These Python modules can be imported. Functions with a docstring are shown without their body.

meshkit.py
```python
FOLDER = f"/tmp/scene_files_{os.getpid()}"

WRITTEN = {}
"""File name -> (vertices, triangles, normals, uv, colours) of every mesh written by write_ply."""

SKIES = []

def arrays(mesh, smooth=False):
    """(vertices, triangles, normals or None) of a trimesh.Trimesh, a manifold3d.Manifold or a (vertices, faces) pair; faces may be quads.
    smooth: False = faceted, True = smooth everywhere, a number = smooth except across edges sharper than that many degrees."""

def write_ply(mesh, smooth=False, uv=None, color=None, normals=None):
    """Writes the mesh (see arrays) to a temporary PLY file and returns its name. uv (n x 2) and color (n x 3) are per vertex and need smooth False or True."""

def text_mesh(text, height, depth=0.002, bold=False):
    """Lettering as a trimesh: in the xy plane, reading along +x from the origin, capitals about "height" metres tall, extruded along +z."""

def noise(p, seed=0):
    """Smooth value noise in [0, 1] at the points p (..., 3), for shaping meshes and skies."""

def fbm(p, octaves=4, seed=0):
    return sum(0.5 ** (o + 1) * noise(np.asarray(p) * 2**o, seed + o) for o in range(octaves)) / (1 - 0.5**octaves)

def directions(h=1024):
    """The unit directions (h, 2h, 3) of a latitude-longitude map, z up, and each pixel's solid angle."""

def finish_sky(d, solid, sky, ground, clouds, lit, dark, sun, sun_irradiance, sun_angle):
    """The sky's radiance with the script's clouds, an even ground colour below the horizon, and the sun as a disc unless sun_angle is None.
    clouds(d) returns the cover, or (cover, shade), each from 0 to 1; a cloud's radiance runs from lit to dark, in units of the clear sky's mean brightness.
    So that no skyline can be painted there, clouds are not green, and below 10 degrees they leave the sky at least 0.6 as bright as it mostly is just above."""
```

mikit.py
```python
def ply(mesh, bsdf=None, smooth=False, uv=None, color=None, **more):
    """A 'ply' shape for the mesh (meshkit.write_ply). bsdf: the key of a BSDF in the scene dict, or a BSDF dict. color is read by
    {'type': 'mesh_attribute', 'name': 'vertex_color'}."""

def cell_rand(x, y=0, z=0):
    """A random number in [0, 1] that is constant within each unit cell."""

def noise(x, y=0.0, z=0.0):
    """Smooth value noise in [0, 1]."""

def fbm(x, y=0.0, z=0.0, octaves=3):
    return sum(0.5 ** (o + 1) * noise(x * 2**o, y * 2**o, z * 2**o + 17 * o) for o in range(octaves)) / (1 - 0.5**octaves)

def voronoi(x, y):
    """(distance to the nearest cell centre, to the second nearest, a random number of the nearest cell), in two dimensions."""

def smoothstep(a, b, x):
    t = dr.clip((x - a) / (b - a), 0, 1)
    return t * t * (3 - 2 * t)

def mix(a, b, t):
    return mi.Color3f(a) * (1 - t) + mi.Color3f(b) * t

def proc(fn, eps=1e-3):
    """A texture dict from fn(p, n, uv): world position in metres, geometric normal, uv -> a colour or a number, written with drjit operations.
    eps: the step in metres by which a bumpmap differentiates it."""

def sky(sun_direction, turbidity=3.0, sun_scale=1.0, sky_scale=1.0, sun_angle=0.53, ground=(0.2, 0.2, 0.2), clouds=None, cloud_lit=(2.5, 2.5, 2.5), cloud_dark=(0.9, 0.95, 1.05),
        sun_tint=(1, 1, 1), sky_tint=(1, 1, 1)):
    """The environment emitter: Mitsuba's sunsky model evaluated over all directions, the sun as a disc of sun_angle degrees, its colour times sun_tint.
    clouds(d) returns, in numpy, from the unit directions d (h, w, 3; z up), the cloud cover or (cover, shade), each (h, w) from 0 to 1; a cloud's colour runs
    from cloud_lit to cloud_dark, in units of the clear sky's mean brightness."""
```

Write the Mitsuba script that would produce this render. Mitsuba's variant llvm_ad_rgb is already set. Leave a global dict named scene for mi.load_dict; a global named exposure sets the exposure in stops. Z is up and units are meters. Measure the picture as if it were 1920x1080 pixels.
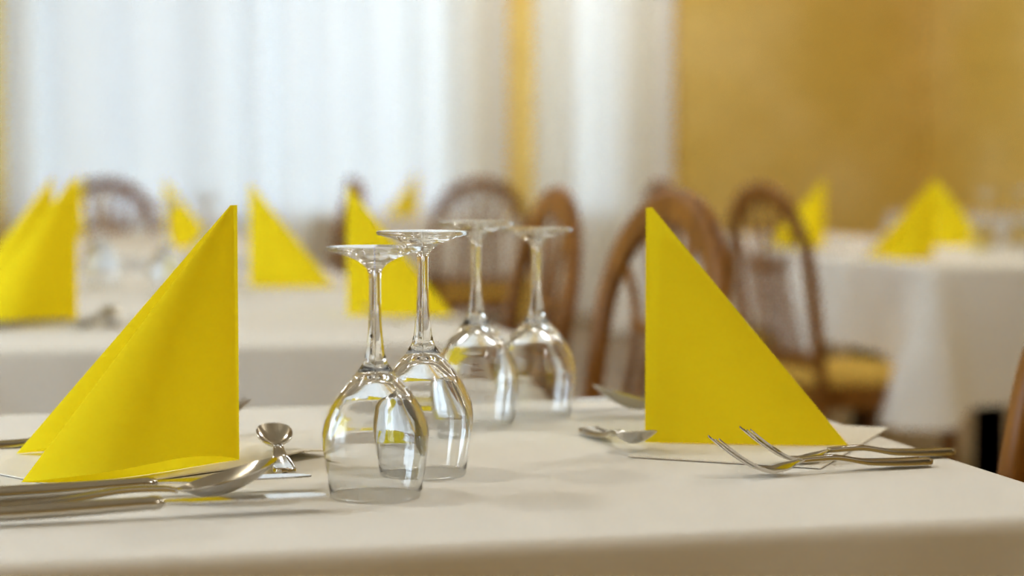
import math
import numpy as np, trimesh, mitsuba as mi, mikit, meshkit
import drjit as dr
from scipy.interpolate import PchipInterpolator, CubicSpline
T = mi.ScalarTransform4f
scene, labels = {'type': 'scene'}, {}

# ---------------------------------------------------------------- camera, sky, exposure
exposure = 0.0
YAW, PITCH, FPX = math.radians(13.58), math.atan(218 / 3600), 3600.0
EYE = np.array([0, 0, 1.0])
FWD = np.array([math.sin(YAW) * math.cos(PITCH), math.cos(YAW) * math.cos(PITCH), -math.sin(PITCH)])
scene['camera'] = {'type': 'thinlens', 'fov': math.degrees(2 * math.atan(960 / FPX)), 'fov_axis': 'x',
                   'aperture_radius': 0.0107, 'focus_distance': 1.57, 'near_clip': 0.05, 'far_clip': 200.0,
                   'to_world': T().look_at(origin=EYE.tolist(), target=(EYE + FWD).tolist(), up=[0, 0, 1])}
SKY = 29.0
def clouds(d):
    return 0.72 + 0.28 * meshkit.fbm(d * 3.0, 3, seed=4)
scene['sky'] = mikit.sky((-0.75, -0.25, 0.6), turbidity=3.5, sun_scale=0.0, sky_scale=SKY, ground=(0.30, 0.30, 0.28), clouds=clouds,
                         cloud_lit=(1.95, 2.5, 3.0), cloud_dark=(1.1, 1.4, 1.7))
LAMP = [52.0, 50.5, 46.5]
# lamps: see ceiling lamps below

# ---------------------------------------------------------------- helpers
RNG = np.random.default_rng(7)
used = {}
def numbered(name):
    n = used.get(name, 0); used[name] = n + 1
    return name if n == 0 else f'{name}_{n:03d}'
def thing(name, label, cat, group=None):
    k = numbered(name); labels[k] = {'label': label, 'category': cat}
    if group: labels[k]['group'] = group
    return k
def put(name, shape, parent=None, at=None, label=None, kind=None):
    k = numbered(name if parent is None else parent + '__' + name)
    scene[k] = dict(shape) if at is None else {**shape, 'to_world': at}
    if label or kind:
        labels[k] = {}
        if label: labels[k]['label'] = label
        if kind: labels[k]['kind'] = kind
    return k
def place(x, y, z=0.0, rz=0.0):
    return T().translate([x, y, z]).rotate([0, 0, 1], rz)
def join(ms): return trimesh.util.concatenate(ms)
def box(x0, x1, y0, y1, z0, z1):
    m = trimesh.creation.box(extents=(x1 - x0, y1 - y0, z1 - z0)); m.apply_translation(((x0 + x1) / 2, (y0 + y1) / 2, (z0 + z1) / 2)); return m
def rbox(x0, x1, y0, y1, z0, z1, r=0.006, n=3):
    """box with rounded edges"""
    from manifold3d import Manifold
    s = Manifold.sphere(r, 4 * n)
    pts = [s.translate((x, y, z)) for x in (x0 + r, x1 - r) for y in (y0 + r, y1 - r) for z in (z0 + r, z1 - r)]
    m = Manifold.batch_hull(pts).to_mesh()
    return trimesh.Trimesh(np.asarray(m.vert_properties)[:, :3], np.asarray(m.tri_verts), process=False)
def grid_faces(m, n, wrap=False):
    i, j = np.meshgrid(np.arange(m - 1), np.arange(n if wrap else n - 1), indexing='ij')
    a, b = i * n + j, i * n + (j + 1) % n
    return np.stack([a, b, b + n, a + n], -1).reshape(-1, 4)
def mesh(v, f):
    f = np.asarray(f)
    if f.shape[1] == 4: f = np.vstack([f[:, [0, 1, 2]], f[:, [0, 2, 3]]])
    return trimesh.Trimesh(np.asarray(v, float), f, process=False)
def lathe(prof, n=72):
    """closed profile (r, z) from axis to axis (or closed loop) turned about z"""
    a = np.arange(n) * 2 * np.pi / n
    p = np.asarray(prof)
    v = np.stack([p[:, None, 0] * np.cos(a), p[:, None, 0] * np.sin(a), p[:, None, 1] + 0 * a], -1).reshape(-1, 3)
    return mesh(v, grid_faces(len(p), n, True))
def tube(path, rx, ry, n=10, up=(0, 0, 1), caps=True, power=1.0):
    """sweep an ellipse along a path; rx across, ry along `up`-ish; radii may vary"""
    p = np.asarray(path, float); m = len(p)
    rx, ry = np.broadcast_to(rx, m), np.broadcast_to(ry, m)
    t = np.gradient(p, axis=0); t /= np.linalg.norm(t, axis=1, keepdims=True)
    s = np.cross(t, up); s /= np.linalg.norm(s, axis=1, keepdims=True); u = np.cross(s, t)
    a = np.arange(n) * 2 * np.pi / n
    c, d = np.cos(a), np.sin(a)
    c, d = np.sign(c) * abs(c) ** power, np.sign(d) * abs(d) ** power
    v = (p[:, None] + s[:, None] * (rx[:, None] * c)[..., None] + u[:, None] * (ry[:, None] * d)[..., None]).reshape(-1, 3)
    f = grid_faces(m, n, True); f = np.vstack([f[:, [0, 1, 2]], f[:, [0, 2, 3]]])
    if caps:
        v = np.vstack([v, p[:1], p[-1:]]); j = np.arange(n)
        f = np.vstack([f, np.stack([j * 0 + m * n, (j + 1) % n, j], 1), np.stack([j * 0 + m * n + 1, (m - 1) * n + j, (m - 1) * n + (j + 1) % n], 1)])
    me = trimesh.Trimesh(v, f, process=False); 
    if me.volume < 0: me.invert()
    return me
def spline(pts, n):
    p = np.asarray(pts, float); d = np.r_[0, np.cumsum(np.linalg.norm(np.diff(p, axis=0), axis=1))]
    return CubicSpline(d, p)(np.linspace(0, d[-1], n))

# ---------------------------------------------------------------- materials
def rgb(c): return {'type': 'rgb', 'value': list(c)}
def two(b): return {'type': 'twosided', 'bsdf': b}
noise, fbm, mix, smoothstep = mikit.noise, mikit.fbm, mikit.mix, mikit.smoothstep

def wall_colour(p, n, uv):
    a = fbm(p.x * 1.3 + 5, p.y * 1.3, p.z * 1.1, 3)
    b = fbm(p.x * 9, p.y * 9 + 3, p.z * 9, 3)
    c = mix((0.78, 0.57, 0.15), (0.88, 0.68, 0.26), smoothstep(0.3, 0.7, a))
    return c * (0.9 + 0.2 * b)
scene['mat_wall'] = two({'type': 'diffuse', 'reflectance': mikit.proc(wall_colour)})
scene['mat_ceiling'] = two({'type': 'diffuse', 'reflectance': rgb((0.60, 0.55, 0.45))})
def floor_colour(p, n, uv):
    g = smoothstep(0.0, 0.03, dr.abs(p.x / 0.33 - dr.floor(p.x / 0.33) - 0.5) * 2) * smoothstep(0.0, 0.03, dr.abs(p.y / 0.33 - dr.floor(p.y / 0.33) - 0.5) * 2)
    t = mikit.cell_rand(p.x / 0.33 + 0.5, p.y / 0.33 + 0.5)
    c = mix((0.20, 0.145, 0.095), (0.25, 0.185, 0.12), t) * (0.85 + 0.3 * fbm(p.x * 14, p.y * 14, 0))
    return mix((0.16, 0.12, 0.08), c, g)
scene['mat_floor'] = two({'type': 'principled', 'base_color': mikit.proc(floor_colour), 'roughness': 0.45, 'specular': 0.4})
def cloth_weave(p, n, uv):
    return 0.5 * dr.sin(p.x * 5200) * dr.sin(p.y * 5200) + 2.2 * fbm(p.x * 60, p.y * 60, p.z * 60)
def cloth_colour(p, n, uv):
    return mix((0.79, 0.775, 0.735), (0.83, 0.815, 0.775), fbm(p.x * 7, p.y * 7, p.z * 7))
scene['mat_cloth'] = two({'type': 'bumpmap', 'nested': mikit.proc(cloth_weave, eps=2e-4), 'scale': 0.00005,
                          'bsdf': {'type': 'diffuse', 'reflectance': mikit.proc(cloth_colour)}})
def tissue_colour(p, n, uv):
    return mix((0.96, 0.84, 0.02), (0.98, 0.87, 0.03), fbm(p.x * 300, p.y * 300, p.z * 300))
scene['mat_tissue'] = {'type': 'principledthin', 'base_color': mikit.proc(tissue_colour), 'roughness': 0.55, 'diff_trans': 0.65, 'spec_trans': 0.0, 'eta': 1.4}
scene['mat_paper'] = two({'type': 'diffuse', 'reflectance': rgb((0.84, 0.81, 0.73))})
scene['mat_glass'] = {'type': 'dielectric', 'int_ior': 1.52, 'ext_ior': 1.0}
scene['mat_steel'] = {'type': 'principled', 'base_color': rgb((0.56, 0.53, 0.48)), 'metallic': 1.0, 'roughness': 0.09}
scene['mat_blade'] = {'type': 'principled', 'base_color': rgb((0.62, 0.61, 0.60)), 'metallic': 1.0, 'roughness': 0.06}
def wood(c0, c1):
    def f(p, n, uv):
        g = fbm(p.x * 60, p.y * 60, p.z * 5, 3)
        return mix(c0, c1, smoothstep(0.25, 0.75, g))
    return f
scene['mat_wood'] = {'type': 'principled', 'base_color': mikit.proc(wood((0.135, 0.047, 0.005), (0.25, 0.10, 0.013))), 'roughness': 0.38, 'specular': 0.25}
scene['mat_dark'] = {'type': 'principled', 'base_color': rgb((0.035, 0.03, 0.026)), 'roughness': 0.4, 'specular': 0.5}
def seat_colour(p, n, uv):
    return mix((0.60, 0.39, 0.075), (0.70, 0.48, 0.12), fbm(p.x * 90, p.y * 90, p.z * 90))
scene['mat_seat'] = two({'type': 'diffuse', 'reflectance': mikit.proc(seat_colour)})
scene['mat_white'] = {'type': 'principled', 'base_color': rgb((0.80, 0.80, 0.78)), 'roughness': 0.4, 'specular': 0.4}
scene['mat_sheer'] = {'type': 'principledthin', 'base_color': rgb((0.90, 0.93, 0.96)), 'roughness': 0.9, 'diff_trans': 0.265, 'spec_trans': 0.0, 'eta': 1.2}
scene['mat_pane'] = {'type': 'thindielectric', 'int_ior': 1.5}
scene['mat_brass'] = {'type': 'principled', 'base_color': rgb((0.75, 0.55, 0.25)), 'metallic': 1.0, 'roughness': 0.25}

# ---------------------------------------------------------------- the room
XL, XR, YF, YB, H = -2.6, 6.0, -3.0, 12.5, 3.05
W = 0.22
put('floor', mikit.ply(box(XL, XR, YF, YB, -0.1, 0.0), 'mat_floor'), kind='structure')
put('ceiling', mikit.ply(box(XL, XR, YF, YB, H, H + 0.1), 'mat_ceiling'), kind='structure')
def wall_with_holes(axis, c0, c1, a0, a1, holes):
    """wall slab between c0 and c1 along its thickness, a0..a1 along its run; holes (s0, s1, z0, z1)"""
    def b(s0, s1, z0, z1): return box(s0, s1, c0, c1, z0, z1) if axis == 'x' else box(c0, c1, s0, s1, z0, z1)
    out, s = [], a0
    for h0, h1, z0, z1 in sorted(holes):
        out += [b(s, h0, 0, H), b(h0, h1, 0, z0), b(h0, h1, z1, H)]; s = h1
    return join(out + [b(s, a1, 0, H)])
BACK = [(-0.22, 2.66, 0.72, 2.93), (3.34, 3.78, 0.72, 2.93)]
LEFT = [(0.9, 2.6, 0.5, 2.5), (3.2, 4.9, 0.5, 2.5)]
put('wall_back', mikit.ply(wall_with_holes('x', YB, YB + W, XL - W, XR + W, BACK), 'mat_wall'), kind='structure')
put('wall_left', mikit.ply(wall_with_holes('y', XL - W, XL, YF - W, YB, LEFT), 'mat_wall'), kind='structure')
put('wall_right', mikit.ply(box(XR, XR + W, YF - W, YB, 0, H), 'mat_wall'), kind='structure')
put('wall_front', mikit.ply(box(XL, XR, YF - W, YF, 0, H), 'mat_wall'), kind='structure')
def window(n, axis, c, s0, s1, z0, z1, mull):
    k = f'window_{n}'; labels[k] = {'kind': 'structure'}
    def b(p0, p1, q0, q1, d0=-0.03, d1=0.03): return box(p0, p1, c + d0, c + d1, q0, q1) if axis == 'x' else box(c + d0, c + d1, p0, p1, q0, q1)
    e = 0.06
    put('frame', mikit.ply(join([b(s0, s0 + e, z0, z1), b(s1 - e, s1, z0, z1), b(s0 + e, s1 - e, z0, z0 + e), b(s0 + e, s1 - e, z1 - e, z1)]), 'mat_white'), k)
    for m in mull: put('mullion', mikit.ply(b(m - 0.035, m + 0.035, z0 + e, z1 - e), 'mat_white'), k)
    edges = [s0 + e] + [q for m in mull for q in (m - 0.035, m + 0.035)] + [s1 - e]
    for p0, p1 in zip(edges[::2], edges[1::2]):
        v = np.array([(p0, z0 + e), (p1, z0 + e), (p1, z1 - e), (p0, z1 - e)])
        v = np.c_[v[:, 0], v[:, 0] * 0 + c, v[:, 1]] if axis == 'x' else np.c_[v[:, 0] * 0 + c, v[:, 0], v[:, 1]]
        put('pane', mikit.ply(mesh(v, [[0, 1, 2, 3]]), 'mat_pane'), k)
    put('sill', mikit.ply(b(s0, s1, z0 - 0.03, z0, -0.1, 0.1), 'mat_white'), k)
window(1, 'x', YB + 0.05, *BACK[0], (1.02, 1.36))
window(2, 'x', YB + 0.05, *BACK[1], ())
for i, h in enumerate(LEFT): window(3 + i, 'y', XL - 0.12, *h, ((h[0] + h[1]) / 2,))

def curtain(x0, x1, y, seed, wl=0.30, amp=0.036):
    n = int((x1 - x0) / 0.008); x = np.linspace(x0, x1, n)
    z = np.array([0.03, 0.4, 0.8, 1.2, 1.6, 2.0, 3.02])
    q = np.stack([x, x * 0, x * 0 + seed * 3.1], -1)
    ph = 2 * np.pi * (x / wl + 1.6 * meshkit.fbm(q * 1.7, 2, seed))
    a = amp * (0.5 + meshkit.noise(q * 3.0, seed + 3))
    v = np.stack([np.broadcast_to(x, (len(z), n)), y + np.outer(1 - 0.12 * z / 3.0, a * np.sin(ph)), np.broadcast_to(z[:, None], (len(z), n))], -1)
    return mesh(v.reshape(-1, 3), grid_faces(len(z), n))
k = thing('sheer_curtain', 'wide white sheer curtain hanging over the long bright window behind the tables', 'curtain')
scene[k] = mikit.ply(curtain(-0.26, 2.96, YB - 0.10, 1), 'mat_sheer', smooth=True)
k = thing('sheer_curtain', 'narrow white sheer curtain right of the ochre wall strip', 'curtain')
scene[k] = mikit.ply(curtain(3.15, 4.12, YB - 0.10, 2), 'mat_sheer', smooth=True)

def ceiling_lamp(x, y, where):
    k = thing('ceiling_lamp', f'round opal ceiling lamp {where}', 'lamp', 'opal ceiling lamps')
    scene[k + '__globe'] = {'type': 'sphere', 'center': [x, y, H - 0.24], 'radius': 0.13, 'emitter': {'type': 'area', 'radiance': rgb(LAMP)},
                            'bsdf': {'type': 'ref', 'id': 'mat_white'}}
    scene[k + '__mount'] = mikit.ply(lathe([(0, H), (0.07, H), (0.07, H - 0.02), (0.02, H - 0.05), (0.02, H - 0.115), (0, H - 0.115)], 24), 'mat_brass', smooth=40,
                                     to_world=T().translate([x, y, 0]))
for x, y in ((-1.0, 2.0), (1.9, 2.6), (-1.2, 5.6), (1.5, 6.4), (4.2, 4.6), (1.2, 10.0), (3.5, 11.0), (2.8, 6.0), (1.3, 0.4)):
    ceiling_lamp(x, y, 'above the dining tables')

# ---------------------------------------------------------------- tables and tablecloths
ZT = 0.75
def smooth01(t):
    t = np.clip(t, 0, 1); return t * t * (3 - 2 * t)
def cloth_mesh(x0, x1, y0, y1, drop, flare, seed, lifts=(), edge=0.012):
    r = 0.02
    def outline(n_side):
        pts, nor = [], []
        for (cx, cy, a0) in ((x1 - r, y1 - r, 0), (x0 + r, y1 - r, 90), (x0 + r, y0 + r, 180), (x1 - r, y0 + r, 270)):
            for a in np.radians(np.linspace(a0, a0 + 90, 9)):
                pts.append((cx + r * math.cos(a), cy + r * math.sin(a))); nor.append((math.cos(a), math.sin(a)))
        pts, nor = np.array(pts), np.array(nor)
        P, N = [], []
        for i in range(len(pts)):
            j = (i + 1) % len(pts); L = np.linalg.norm(pts[j] - pts[i]); m = max(1, int(L / 0.012))
            t = np.arange(m)[:, None] / m
            P.append(pts[i] + (pts[j] - pts[i]) * t); N.append(nor[i] + (nor[j] - nor[i]) * t)
        return np.vstack(P), np.vstack(N)
    P, N = outline(0); N /= np.linalg.norm(N, axis=1, keepdims=True); n = len(P)
    s = np.r_[0, np.cumsum(np.linalg.norm(np.diff(P, axis=0), axis=1))]
    C = np.array([(x0 + x1) / 2, (y0 + y1) / 2])
    corner = sum(np.exp(-((np.linalg.norm(P - c, axis=1)) / 0.085) ** 2) for c in np.array([(x0, y0), (x1, y0), (x0, y1), (x1, y1)]))
    per = s[-1]
    rng = np.random.default_rng(seed)
    fold = sum(rng.uniform(0.4, 1) * np.sin(2 * np.pi * k * s / per + rng.uniform(0, 7)) for k in rng.integers(int(per / 0.45), int(per / 0.14), 6)) / 3.0
    rows = []
    for t in (0.0, 0.25, 0.5, 0.7, 0.85, 0.94, 0.98):
        q = C + (P - N * edge - C) * t
        rows.append(np.c_[q, np.full(n, ZT)])
    for a in np.radians((0, 22, 45, 68, 90)):
        q = P - N * edge * (1 - math.sin(a))
        rows.append(np.c_[q, np.full(n, ZT - edge * (1 - math.cos(a)))])
    L = drop * (1 + 0.13 * corner ** 2)
    for c in lifts:   # the cloth rests on a seat pushed under it
        w = smooth01((0.31 - np.linalg.norm(P - c, axis=1)) / 0.08); L = L * (1 - w) + np.minimum(L, 0.255) * w
    for t in np.linspace(0.04, 1, 14):
        off = flare * t * (0.3 + 2.1 * corner) + 0.018 * fold * t ** 0.8 * (1 - 0.5 * np.minimum(corner, 1))
        q = P + N * np.maximum(off, -0.003)[:, None]
        rows.append(np.c_[q, ZT - edge - t * (L - edge)])
    v = np.vstack(rows)
    v[:, 2] += np.where(v[:, 2] > ZT - 1e-6, 0.0008 * (meshkit.fbm(np.c_[v[:, :2] * 6, v[:, 2] * 0 + seed], 2) - 0.5), 0)
    return mesh(v, grid_faces(len(rows), n, True)[:, ::-1])
def table(x0, x1, y0, y1, cloth_label, label, seed, drop=0.255, flare=0.04, feet=1, lifts=()):
    k = thing('tablecloth', cloth_label, 'tablecloth')
    scene[k] = mikit.ply(cloth_mesh(x0, x1, y0, y1, drop, flare, seed, lifts), 'mat_cloth', smooth=True)
    k = thing('dining_table', label, 'table')
    put('tabletop', mikit.ply(rbox(x0 + 0.006, x1 - 0.006, y0 + 0.006, y1 - 0.006, ZT - 0.035, ZT - 0.0025, 0.008), 'mat_wood', smooth=40), k)
    col = lathe([(0, ZT - 0.035), (0.045, ZT - 0.035), (0.045, 0.10), (0.06, 0.06), (0.21, 0.035), (0.22, 0.02), (0.22, 0.0), (0, 0.0)], 32)
    for i in range(feet):
        put('pedestal', mikit.ply(col, 'mat_dark', smooth=40, to_world=T().translate([(x0 + x1) / 2, y0 + (y1 - y0) * (i + 0.5) / feet, 0])), k)
table(-0.09, 0.772, 1.25, 2.044, 'ivory tablecloth in the foreground under the four upturned glasses', 'dining table hidden under the foreground tablecloth', 11, flare=0.03)
table(-0.16, 0.71, 2.785, 4.93, 'ivory tablecloth on the second table, behind the foreground glasses', 'dining table hidden under the second tablecloth', 12, feet=2, drop=0.24)
table(0.0, 0.77, 5.81, 8.15, 'ivory tablecloth on the third table, near the wide curtain', 'dining table hidden under the third tablecloth', 13, feet=2)
table(2.26, 3.08, 4.66, 7.3, 'ivory tablecloth with a long draped corner on the right-hand table', 'dark pedestal table under the draped cloth at right', 14, feet=3, drop=0.372, flare=0.06, lifts=((2.26, 5.10), (2.26, 5.98)))
table(1.5, 2.4, 9.15, 11.1, 'pale tablecloth far back before the wide curtain, under a single yellow napkin', 'dining table hidden under the far pale tablecloth', 15, feet=2)
table(5.05, 5.88, 9.0, 11.0, 'pale tablecloth far back at the right edge, near the corner wall', 'dining table hidden under the far right tablecloth', 16, feet=2)

# ---------------------------------------------------------------- chairs (local: faces +x)
def back_x(z): return -0.20 - 0.17 * (z - 0.46)
def hoop_path():
    pts = [(s, z) for s, z in ((-0.185, 0.43), (-0.192, 0.55), (-0.200, 0.66))]
    a = np.radians(np.linspace(180, 0, 15))
    pts += [(0.203 * math.cos(t), 0.757 + 0.188 * math.sin(t)) for t in a]
    pts += [(-y, z) for y, z in reversed(pts[:3])]
    p = spline(pts, 64)
    return np.c_[[back_x(z) for z in p[:, 1]], p]
def slat_path(pts):
    p = spline(pts, 16); return np.c_[[back_x(z) - 0.012 * math.sin(math.pi * (z - 0.5) / 0.46) for z in p[:, 1]], p]
HP = hoop_path()
hoop = mikit.ply(tube(HP, 0.0195 + 0.009 * smooth01((HP[:, 2] - 0.76) / 0.17), 0.014, 14, up=(1, 0.0001, 0.2), power=0.75), 'mat_wood', smooth=True)
SL = [((-0.094, 0.50), (-0.092, 0.62), (-0.094, 0.74), (-0.130, 0.81), (-0.178, 0.848)),
      ((-0.048, 0.50), (-0.045, 0.62), (-0.044, 0.76), (-0.060, 0.85), (-0.105, 0.912)),
      ((0.0, 0.50), (0.0, 0.62), (0.0, 0.74), (0.0, 0.86), (0.0, 0.935))]
SL += [tuple((-y, z) for y, z in SL[1]), tuple((-y, z) for y, z in SL[0])]
slats = [mikit.ply(tube(slat_path(s), 0.0105, 0.0055, 8, up=(1, 0, 0.17)), 'mat_wood', smooth=True) for s in SL]
knot = mikit.ply(tube(np.array([[back_x(0.745) - 0.012, y, 0.745 + 0.5 * y * y] for y in np.linspace(-0.105, 0.105, 9)]), 0.006, 0.011, 8, up=(0.17, 0, 1)), 'mat_wood', smooth=True)
rail = mikit.ply(tube([[back_x(0.5), -0.19, 0.50], [back_x(0.5) - 0.008, 0, 0.50], [back_x(0.5), 0.19, 0.50]], 0.010, 0.02, 8, up=(0.17, 0, 1)), 'mat_wood', smooth=40)
def seat_meshes():
    from shapely.geometry import Polygon
    out = Polygon([(-0.205, -0.19), (0.16, -0.225), (0.225, -0.19), (0.225, 0.19), (0.16, 0.225), (-0.205, 0.19)])
    fr = trimesh.creation.extrude_polygon(out.buffer(0.012), 0.06, engine='earcut'); fr.apply_translation((0, 0, 0.375))
    P = out.buffer(-0.006).buffer(0.0)
    ring = np.array([P.exterior.interpolate(t, normalized=True).coords[0] for t in np.linspace(0, 1, 72, endpoint=False)])
    rows = []
    for s, z in ((1.0, 0.434), (1.0, 0.448), (0.985, 0.457), (0.95, 0.464), (0.85, 0.470), (0.6, 0.475), (0.3, 0.477), (0.01, 0.478)):
        rows.append(np.c_[ring * s, np.full(72, z)])
    cu = mesh(np.vstack(rows), grid_faces(len(rows), 72, True))
    return fr, cu
fr, cu = seat_meshes()
seat_frame, cushion = mikit.ply(fr, 'mat_wood', smooth=35), mikit.ply(cu, 'mat_seat', smooth=True)
legs = []
for s in (-1, 1):
    legs.append(mikit.ply(tube([[0.195, 0.19 * s, 0.40], [0.198, 0.19 * s, 0.2], [0.20, 0.19 * s, 0.0]], [0.021, 0.018, 0.013], [0.021, 0.018, 0.013], 10, up=(1, 0, 0), power=0.7), 'mat_wood', smooth=50))
    legs.append(mikit.ply(tube([[-0.197, 0.185 * s, 0.45], [-0.205, 0.184 * s, 0.25], [-0.245, 0.182 * s, 0.0]], [0.017, 0.018, 0.014], [0.018, 0.018, 0.015], 10, up=(1, 0, 0), power=0.7), 'mat_wood', smooth=50))
stretch = [mikit.ply(tube([[-0.212, 0.183 * s, 0.19], [0.197, 0.19 * s, 0.19]], 0.009, 0.012, 8), 'mat_wood', smooth=50) for s in (-1, 1)]
def chair(x, y, rz, label):
    k = thing('dining_chair', label, 'chair', 'round-backed wooden dining chairs'); at = place(x, y, 0, rz)
    put('hoop', hoop, k, at)
    for s in slats: put('slat', s, k, at)
    put('crossbar', knot, k, at); put('back_rail', rail, k, at)
    put('seat_frame', seat_frame, k, at); put('seat_cushion', cushion, k, at, 'gold upholstered seat')
    for l in legs: put('leg', l, k, at)
    for l in stretch: put('stretcher', l, k, at)
CH = 'round-backed brown wooden chair '
chair(0.703, 1.545, 180, CH + 'cut off by the right edge beside the foreground table')
chair(0.686, 2.86, 188, CH + 'behind the tall flat yellow napkin of the foreground table')
chair(0.665, 3.56, 180, CH + 'with a violet sheen right of the second table, behind the glasses')
chair(0.70, 6.25, 180, CH + 'beside the third table, behind the second table\'s right napkins')
chair(0.25, 8.50, 270, CH + 'at the far head of the third table before the curtain')
chair(0.04, 7.35, 2, CH + 'on the left side of the third table, mostly behind napkins')
chair(2.14, 4.90, 8, CH + 'with a visible gold seat, pulled up to the draped right-hand table')
chair(2.23, 6.0, 0, CH + 'peeking above the chair behind the tall flat napkin')
chair(1.88, 8.70, 92, CH + 'seen from behind, directly below the ochre wall strip')
chair(1.79, 9.75, 0, CH + 'on the left side of the far table beside its napkin')

# ---------------------------------------------------------------- yellow napkins
def wing(b, h, B, inner, lift_out, lift_in, tip=0.006, nz=40, na=36):
    """one standing wing: a rolled two-layer fold from the crease (a = 0) to the slanted fold; the wing lies along +x, bulges to -y"""
    zz = np.linspace(0, 1, nz); ff = np.linspace(0, 1, na)
    def sheet(k, lift):
        rows = []
        for z in zz:
            am = tip + (b - tip) * (1 - z)
            f = ff
            sh = (np.sin(np.pi * f ** 1.65)) ** 0.8 * (0.25 + 0.75 * (am / b))
            zb = lift * np.sin(np.pi * np.clip(f, 0, 1)) ** 0.8
            rows.append(np.c_[am * f, -k * sh * am / b, (zb + (h - zb) * z)])
        return np.vstack(rows)
    f = grid_faces(nz, na)
    a, c = mesh(sheet(B, lift_out), f), mesh(sheet(inner, lift_in), f[:, ::-1])
    return join([a, c])
def wing_shape(bulge, b=0.195, h=0.221, inner=0.45, lo=0.007, li=0.0, flip=False):
    m = wing(b, h, bulge, bulge * inner, lo, li)
    if flip: m.apply_transform(np.diag([1, -1, 1, 1])); m.invert()
    return mikit.ply(m, 'mat_tissue', smooth=True)
WA = wing_shape(0.030, b=0.197); WB = wing_shape(0.030, b=0.204, inner=-0.35, lo=0.002, li=0.010, flip=True)
WC = wing_shape(0.008, b=0.184, lo=0.001); WD = wing_shape(0.012, b=0.19, flip=True)
WE = wing_shape(0.022); WF = wing_shape(0.022, inner=0.3, flip=True)
def napkin(x, y, a1, a2, w1, w2, label, group=None, s=1.0):
    """crease foot at (x, y); wings along angles a1 (near) and a2 (far)"""
    k = thing('yellow_napkin', label, 'napkin', group)
    put('wing', w1, k, place(x, y, ZT + 0.0028, a1) @ T().scale([1, 1, s])); put('wing', w2, k, place(x, y, ZT + 0.0028, a2) @ T().scale([1, 1, s]))
def near_right(x, y, label, rot=0): napkin(x, y, -16 + rot, 30 + rot, WC, WD, label)
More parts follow.
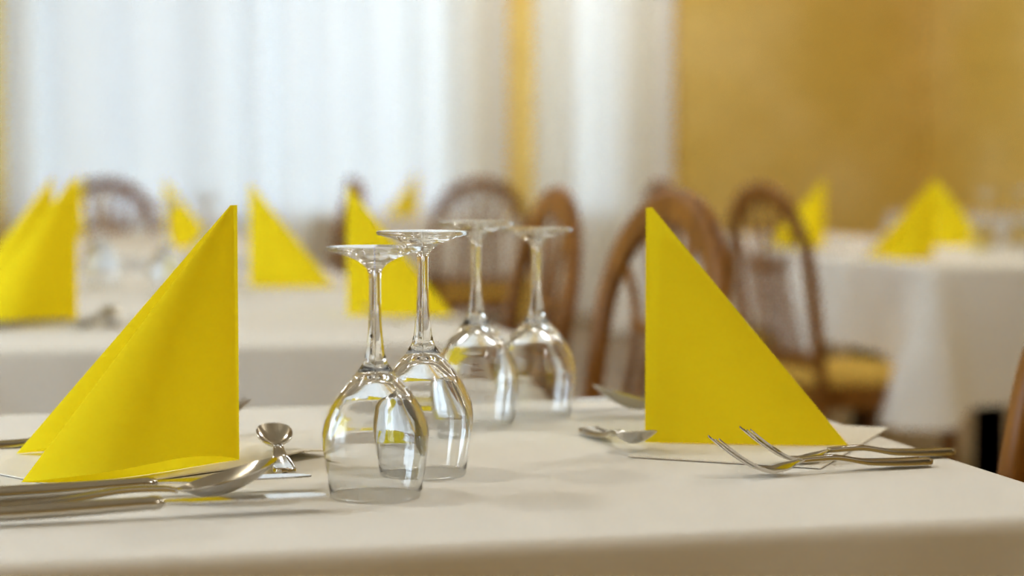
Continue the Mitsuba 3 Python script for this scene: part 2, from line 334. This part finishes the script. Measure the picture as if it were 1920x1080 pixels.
# wings of the left-hand type: the near wing bulges towards the camera (its -y side after turning by about 200 degrees is the far side, so mirrored meshes are used)
WAm = wing_shape(0.056, b=0.197, lo=0.0135, inner=0.5, flip=True)
WBm = wing_shape(0.028, b=0.204, inner=-0.3, lo=0.001, li=0.012)
WEm = wing_shape(0.058, flip=True); WFm = wing_shape(0.02, inner=0.2)
napkin(0.157, 1.648, 203.5, 156.6, WAm, WBm, 'yellow paper napkin folded into a cone, nearest the camera at left', s=0.99)
napkin(0.528, 1.668, -19.7, 27.0, WC, WD, 'yellow paper napkin folded into a flat tall triangle, behind the two forks', s=0.972)
napkin(0.045, 3.246, 201, 158, WEm, WFm, 'yellow cone napkin at the left edge on the second table, nearer of two', s=1.07)
napkin(0.012, 4.10, 200, 160, WEm, WFm, 'yellow cone napkin at the left edge on the second table, farther of two', s=1.06)
near_right(0.499, 3.28, 'yellow triangle napkin on the second table right behind the foreground glasses', 2)
near_right(0.420, 4.146, 'yellow triangle napkin on the second table just right of the big cone napkin\'s tip', 2)
near_right(0.365, 6.30, 'yellow triangle napkin on the third table, behind an upturned glass stem')
napkin(0.13, 7.35, 200, 158, WEm, WFm, 'small yellow cone napkin on the third table seen beside a glass', s=1.05)
napkin(2.48, 5.09, 205, 160, WEm, WFm, 'yellow cone napkin near the draped corner of the right-hand table')
napkin(2.48, 5.89, 203, 160, WEm, WFm, 'yellow cone napkin rising above the chair with the gold seat')
near_right(2.86, 5.87, 'yellow triangle napkin on the far side of the right-hand table, behind a cone napkin')
napkin(2.02, 10.6, 203, 160, WEm, WFm, 'lone yellow napkin far back before the curtain, between two chair backs', s=1.1)

# ---------------------------------------------------------------- white square paper napkins laid flat under the yellow ones
def paper_sheet(corners, lift, label):
    k = thing('white_napkin', label, 'napkin')
    c = np.array(corners, float); n = 24
    u, v = np.meshgrid(np.linspace(0, 1, n), np.linspace(0, 1, n), indexing='ij')
    xy = (c[0] * ((1 - u) * (1 - v))[..., None] + c[1] * (u * (1 - v))[..., None] + c[2] * (u * v)[..., None] + c[3] * ((1 - u) * v)[..., None])
    z = np.full_like(u, ZT + 0.0022)
    for (a, b), h in lift: z += h * np.exp(-(((u - a) ** 2 + (v - b) ** 2) / 0.02))
    top = np.concatenate([xy, z[..., None]], -1).reshape(-1, 3); bot = top - [0, 0, 0.0012]
    f = grid_faces(n, n); ring = np.r_[np.arange(0, n), np.arange(2 * n - 1, n * n, n), np.arange(n * n - 2, n * n - n - 1, -1), np.arange(n * n - 2 * n, 0, -n)]
    r2 = np.roll(ring, -1)
    m = mesh(np.vstack([top, bot]), np.vstack([f, f[:, ::-1] + n * n, np.stack([ring, ring + n * n, r2 + n * n, r2], 1)]))
    scene[k] = mikit.ply(m, 'mat_paper', smooth=30)
paper_sheet([(0.238, 1.668), (0.022, 1.527), (-0.115, 1.737), (0.101, 1.878)], [((0.12, 0), 0.006)], 'flat white paper napkin under the big yellow cone napkin')
paper_sheet([(0.790, 1.714), (0.628, 1.495), (0.490, 1.597), (0.652, 1.816)], [], 'flat white paper napkin under the flat yellow triangle, corner over the table edge')

# ---------------------------------------------------------------- wine glasses (upturned)
def glass_mesh(s=1.0, hs=1.0):
    outer = [(0.0354, 0.0), (0.0357, 0.0025), (0.0361, 0.006), (0.0382, 0.0205), (0.0405, 0.0345), (0.0411, 0.046), (0.0399, 0.0545), (0.0355, 0.066), (0.0285, 0.0775), (0.0230, 0.0850),
             (0.0180, 0.0903), (0.0130, 0.0962), (0.0092, 0.1026), (0.0072, 0.111), (0.0061, 0.120), (0.0052, 0.131), (0.0046, 0.150), (0.0046, 0.167), (0.0055, 0.1725), (0.0085, 0.1765),
             (0.0150, 0.1808), (0.0250, 0.1848), (0.0340, 0.1872), (0.0370, 0.1881)]
    top = [(0.0378, 0.1893), (0.0374, 0.1906), (0.0340, 0.1910), (0.02, 0.1906), (0.0004, 0.1902)]
    inner = [(0.0004, 0.0916), (0.005, 0.0908), (0.0100, 0.0886), (0.0155, 0.0848), (0.0210, 0.0799), (0.0264, 0.0738), (0.0327, 0.0635), (0.0374, 0.0525), (0.0390, 0.0440), (0.0390, 0.0345), (0.0371, 0.0205), (0.0349, 0.006), (0.0340, 0.0025), (0.0336, 0.0)]
    rim = [(0.0339, -0.0006), (0.0345, -0.0008), (0.0351, -0.0006)]
    def smooth(p, n):
        p = np.array(p); d = np.r_[0, np.cumsum(np.linalg.norm(np.diff(p, axis=0), axis=1))]
        return np.c_[PchipInterpolator(d, p[:, 0])(np.linspace(0, d[-1], n)), PchipInterpolator(d, p[:, 1])(np.linspace(0, d[-1], n))]
    p = np.vstack([smooth(outer + top, 130), smooth(inner, 60), rim]) + [0, 0.0008]
    p = np.vstack([p, p[:1]]) * [s, hs]
    m = lathe(p, 96)
    m.merge_vertices()
    m.fix_normals()
    if m.volume < 0: m.invert()
    return m
GA, GB = mikit.ply(glass_mesh(), 'mat_glass', smooth=True), mikit.ply(glass_mesh(1.01, 1.045), 'mat_glass', smooth=True)
def wine_glass(x, y, g, label):
    k = thing('wine_glass', label, 'glass', 'upturned wine glasses'); scene[k] = {**g, 'to_world': place(x, y, ZT + 0.0012)}
UG = 'clear wine glass standing upside down, '
wine_glass(0.243, 1.454, GA, UG + 'nearest of the four on the foreground table')
wine_glass(0.299, 1.551, GB, UG + 'just behind the nearest foreground glass')
wine_glass(0.406, 1.830, GB, UG + 'third of the four, its foot highest in the picture')
wine_glass(0.481, 1.886, GA, UG + 'rightmost of the four on the foreground table')
wine_glass(0.234, 3.914, GA, UG + 'blurred, its stem before a far yellow napkin')
wine_glass(0.113, 4.290, GB, UG + 'blurred, just right of the left cone napkins')
wine_glass(0.382, 4.794, GA, UG + 'blurred, mostly hidden behind the big cone napkin')
wine_glass(2.748, 5.303, GA, UG + 'blurred, left of two on the right-hand table')
wine_glass(2.853, 5.278, GB, UG + 'blurred, at the right edge of the picture')

# ---------------------------------------------------------------- cutlery (local: lies along +x, working end towards +x, handle end at x = 0)
def ribbon(x, zc, hw, sag, th, nv=13, y=0.0, bulge=0.0):
    """closed strip: centre height zc (top face), half width hw, sag(v, i) adds height across, thickness th"""
    v = np.linspace(-1, 1, nv); m = len(x)
    Y = y + hw[:, None] * v; Z = zc[:, None] + np.broadcast_to(sag, m)[:, None] * (v ** 2)[None]
    Z = Z + bulge * (1 - v ** 2)[None] * np.ones(m)[:, None]
    X = np.broadcast_to(x[:, None], Y.shape)
    th = np.broadcast_to(th, m)
    top = np.stack([X, Y, Z], -1).reshape(-1, 3)
    bot = np.stack([X, Y, Z - th[:, None] - 0 * Z], -1).reshape(-1, 3)
    f = grid_faces(m, nv); N = m * nv
    ring = np.r_[np.arange(0, nv), np.arange(2 * nv - 1, N, nv), np.arange(N - 2, N - nv - 1, -1), np.arange(N - 2 * nv, 0, -nv)]
    r2 = np.roll(ring, -1)
    me = mesh(np.vstack([top, bot]), np.vstack([f, f[:, ::-1] + N, np.stack([ring, ring + N, r2 + N, r2], 1)]))
    if me.volume < 0: me.invert()
    return me
def pch(x, y, q): return PchipInterpolator(x, y)(q)
def handle_mesh(L, neck_z, neck_hw, end_z=0.004, hump=0.011, end_hw=0.0095, th=0.003):
    x = np.r_[np.linspace(0, 0.012, 8), np.linspace(0.016, L, 40)]
    hw = pch([0, 0.002, 0.006, 0.014, 0.05, 0.75 * L, L], [0.003, 0.0065, end_hw, end_hw, 0.0078, 0.0042, neck_hw], x)
    z = pch([0, 0.02, 0.06, 0.78 * L, 0.93 * L, L], [end_z, end_z, end_z + 0.0015, hump, hump * 0.95, neck_z], x)
    t = pch([0, 0.01, 0.06, L], [th, th * 1.15, th, th * 0.75], x)
    body = ribbon(x, z, hw, -0.0006 * np.ones_like(x), t, 11, bulge=0.0008)
    rim = [tube(np.c_[x[4:], s * hw[4:] * 0.86, z[4:] + 0.0002], 0.0009, 0.0009, 6) for s in (-1, 1)]
    return join([body] + rim)
def spoon_parts(Lh, Lb, wb, depth, tip_z, neck_z):
    h = handle_mesh(Lh, neck_z, 0.0036)
    x = Lh - 0.002 + np.r_[np.linspace(0, Lb * 0.94, 34), Lb * np.array([0.96, 0.975, 0.987, 0.995, 1.0])]
    u = (x - x[0]) / (x[-1] - x[0])
    hw = np.maximum(pch([0, 0.06, 0.18, 0.38, 0.58, 0.78, 0.9, 0.96, 0.985, 1], np.array([0.17, 0.30, 0.72, 0.96, 1.0, 0.89, 0.68, 0.46, 0.29, 0.02]) * wb / 2, u), 0.0004)
    d = depth * np.clip(pch([0, 0.08, 0.3, 0.5, 0.75, 0.92, 1], [0.03, 0.18, 0.85, 1.0, 0.75, 0.28, 0.0], u), 0, 1)
    rim = pch([0, 0.25, 1], [neck_z, neck_z + 0.004, tip_z], u)
    rim = np.maximum(rim, d + 0.0016)
    return h, ribbon(x, rim - d, hw, d, 0.0013, 19)
def fork_parts(L=0.205, tip_z=0.031):
    Lh = 0.125; h = handle_mesh(Lh, 0.010, 0.0034)
    Lr = 0.030; x = Lh - 0.002 + np.linspace(0, Lr + 0.002, 18); u = (x - x[0]) / (x[-1] - x[0])
    hw = pch([0, 0.2, 0.6, 1], [0.0034, 0.0045, 0.0112, 0.0122], u)
    zc = pch([0, 0.35, 0.8, 1], [0.010, 0.0065, 0.0022, 0.0020], u)
    root = ribbon(x, zc, hw, 0.0022 * u, 0.0015, 11)
    tines = []
    xt = np.linspace(Lh + Lr - 0.0015, L, 22); ut = (xt - xt[0]) / (xt[-1] - xt[0])
    zt = pch([0, 0.25, 0.6, 1], [0.0021, 0.0055, 0.0155, tip_z], ut)
    for i in range(4):
        yc = (-1.5 + i) * 0.0066
        sag = 0.0022 * (yc / 0.0122) ** 2
        w = pch([0, 0.15, 0.85, 1], [0.0029, 0.0026, 0.0021, 0.0010], ut)
        tines.append(ribbon(xt, zt + sag, w, np.zeros_like(xt), pch([0, 1], [0.0023, 0.0015], ut), 5, y=yc))
    return h, root, tines
def knife_parts(Lh=0.134, L=0.260):
    x = np.r_[np.linspace(0, 0.01, 7), np.linspace(0.014, Lh, 30)]
    r = pch([0, 0.002, 0.008, 0.03, 0.9 * Lh, Lh], [0.002, 0.005, 0.0085, 0.0095, 0.0068, 0.0072], x); ht = pch([0, 0.003, 0.03, Lh], [0.002, 0.0045, 0.0056, 0.0048], x)
    zc = pch([0, 0.03, Lh], [0.006, 0.0062, 0.0088], x)
    h = tube(np.c_[x, 0 * x, zc], r, ht, 16)
    c = tube([[Lh - 0.004, 0, 0.0088], [Lh - 0.001, 0, 0.0088], [Lh + 0.004, 0, 0.0088], [Lh + 0.007, 0, 0.0088]], [0.0078, 0.0084, 0.0080, 0.0050], [0.0050, 0.0054, 0.0045, 0.0022], 16)
    xb = np.r_[np.linspace(Lh + 0.004, L - 0.02, 16), L - 0.02 + np.linspace(0.003, 0.02, 10)]
    ub = (xb - xb[0]) / (xb[-1] - xb[0])
    top = pch([0, 0.1, 0.8, 0.93, 1], [0.0055, 0.0075, 0.0085, 0.0045, -0.0040], ub); bot = pch([0, 0.08, 0.2, 0.85, 1], [-0.0045, -0.0050, -0.0105, -0.0100, -0.0075], ub)
    m = ribbon(xb, np.full_like(xb, 0.0098), (top - bot) / 2, np.zeros_like(xb), 0.0013, 9)
    v = m.vertices.copy(); v[:, 1] += np.interp(v[:, 0], xb, (top + bot) / 2); m.vertices = v
    return h, c, m
KH, KC, KB = (mikit.ply(m, b, smooth=40) for m, b in zip(knife_parts(), ('mat_steel', 'mat_steel', 'mat_blade')))
SH, SB = (mikit.ply(m, 'mat_steel', smooth=35) for m in spoon_parts(0.148, 0.078, 0.044, 0.0125, 0.0290, 0.0085))
TH, TB = (mikit.ply(m, 'mat_steel', smooth=35) for m in spoon_parts(0.108, 0.056, 0.032, 0.0090, 0.0215, 0.0090))
fh, fr_, ft = fork_parts()
FH, FR, FT = mikit.ply(fh, 'mat_steel', smooth=35), mikit.ply(fr_, 'mat_steel', smooth=35), [mikit.ply(t, 'mat_steel', smooth=35) for t in ft]
def along(p0, p1): return place(p0[0], p0[1], ZT + 0.0026, math.degrees(math.atan2(p1[1] - p0[1], p1[0] - p0[0])))
def knife(p0, p1, label, z=0.0):
    k = thing('knife', label, 'knife'); at = T().translate([0, 0, z]) @ along(p0, p1)
    put('handle', KH, k, at); put('collar', KC, k, at); put('blade', KB, k, at)
def spoon(p0, p1, label, tea=False, tilt=0.0):
    k = thing('teaspoon' if tea else 'spoon', label, 'spoon'); at = along(p0, p1) @ T().rotate([0, 1, 0], -tilt)
    put('handle', TH if tea else SH, k, at); put('bowl', TB if tea else SB, k, at)
def fork(p0, p1, label, tilt=0.0):
    k = thing('fork', label, 'fork'); at = along(p0, p1) @ T().rotate([0, 1, 0], -tilt)
    put('handle', FH, k, at); r = put('head', FR, k, at)
    for t in FT: scene[numbered(r + '__tine')] = {**t, 'to_world': at}
# foreground, left setting
knife((-0.062, 1.478), (0.198, 1.497), 'steel knife lying behind the big spoon, its blade tip beside the teaspoon')
knife((-0.062, 1.391), (0.198, 1.402), 'steel knife nearest the camera, its blade tip touching the nearest glass')
spoon((-0.056, 1.447), (0.168, 1.458), 'big steel tablespoon with raised bowl between the two foreground knives')
spoon((0.186, 1.562), (0.194, 1.722), 'steel teaspoon pointing away between the cone napkin and the nearest glass', True)
fork((-0.020, 1.797), (0.185, 1.828), 'steel fork behind the big cone napkin, its tines peeking out at right')
fork((-0.078, 1.773), (0.127, 1.784), 'steel fork behind the big cone napkin, its handle end at the left edge')
# foreground, right setting
fork((0.727, 1.492), (0.522, 1.468), 'nearer of the two steel forks before the flat yellow triangle')
fork((0.772, 1.540), (0.567, 1.516), 'farther of the two steel forks before the flat yellow triangle')
spoon((0.497, 1.757), (0.507, 1.600), 'steel teaspoon lying left of the flat yellow triangle\'s foot', True)
spoon((0.757, 1.876), (0.537, 1.862), 'steel tablespoon half hidden behind the flat yellow triangle', tilt=1.0)
knife((0.768, 1.930), (0.508, 1.926), 'steel knife at the back edge, behind the flat yellow triangle')
# second table
knife((-0.112, 3.150), (0.148, 3.155), 'blurred steel knife in front of the nearer left cone napkin')
spoon((-0.122, 3.110), (0.104, 3.115), 'blurred steel tablespoon in front of the nearer left cone napkin')
spoon((0.095, 3.14), (0.100, 3.30), 'blurred steel teaspoon right of the nearer left cone napkin', True)
fork((0.70, 3.10), (0.495, 3.08), 'blurred steel fork before the second table\'s nearer triangle napkin')
spoon((0.375, 4.26), (0.385, 4.10), 'blurred steel teaspoon beside the second table\'s farther triangle napkin', True)
# right-hand table
spoon((2.38, 5.67), (2.60, 5.68), 'blurred steel spoon near the left rim of the right-hand table')
knife((2.32, 5.62), (2.577, 5.63), 'blurred steel knife near the left rim of the right-hand table')
fork((2.30, 5.22), (2.505, 5.23), 'blurred steel fork behind the right-hand table\'s nearer cone napkin')
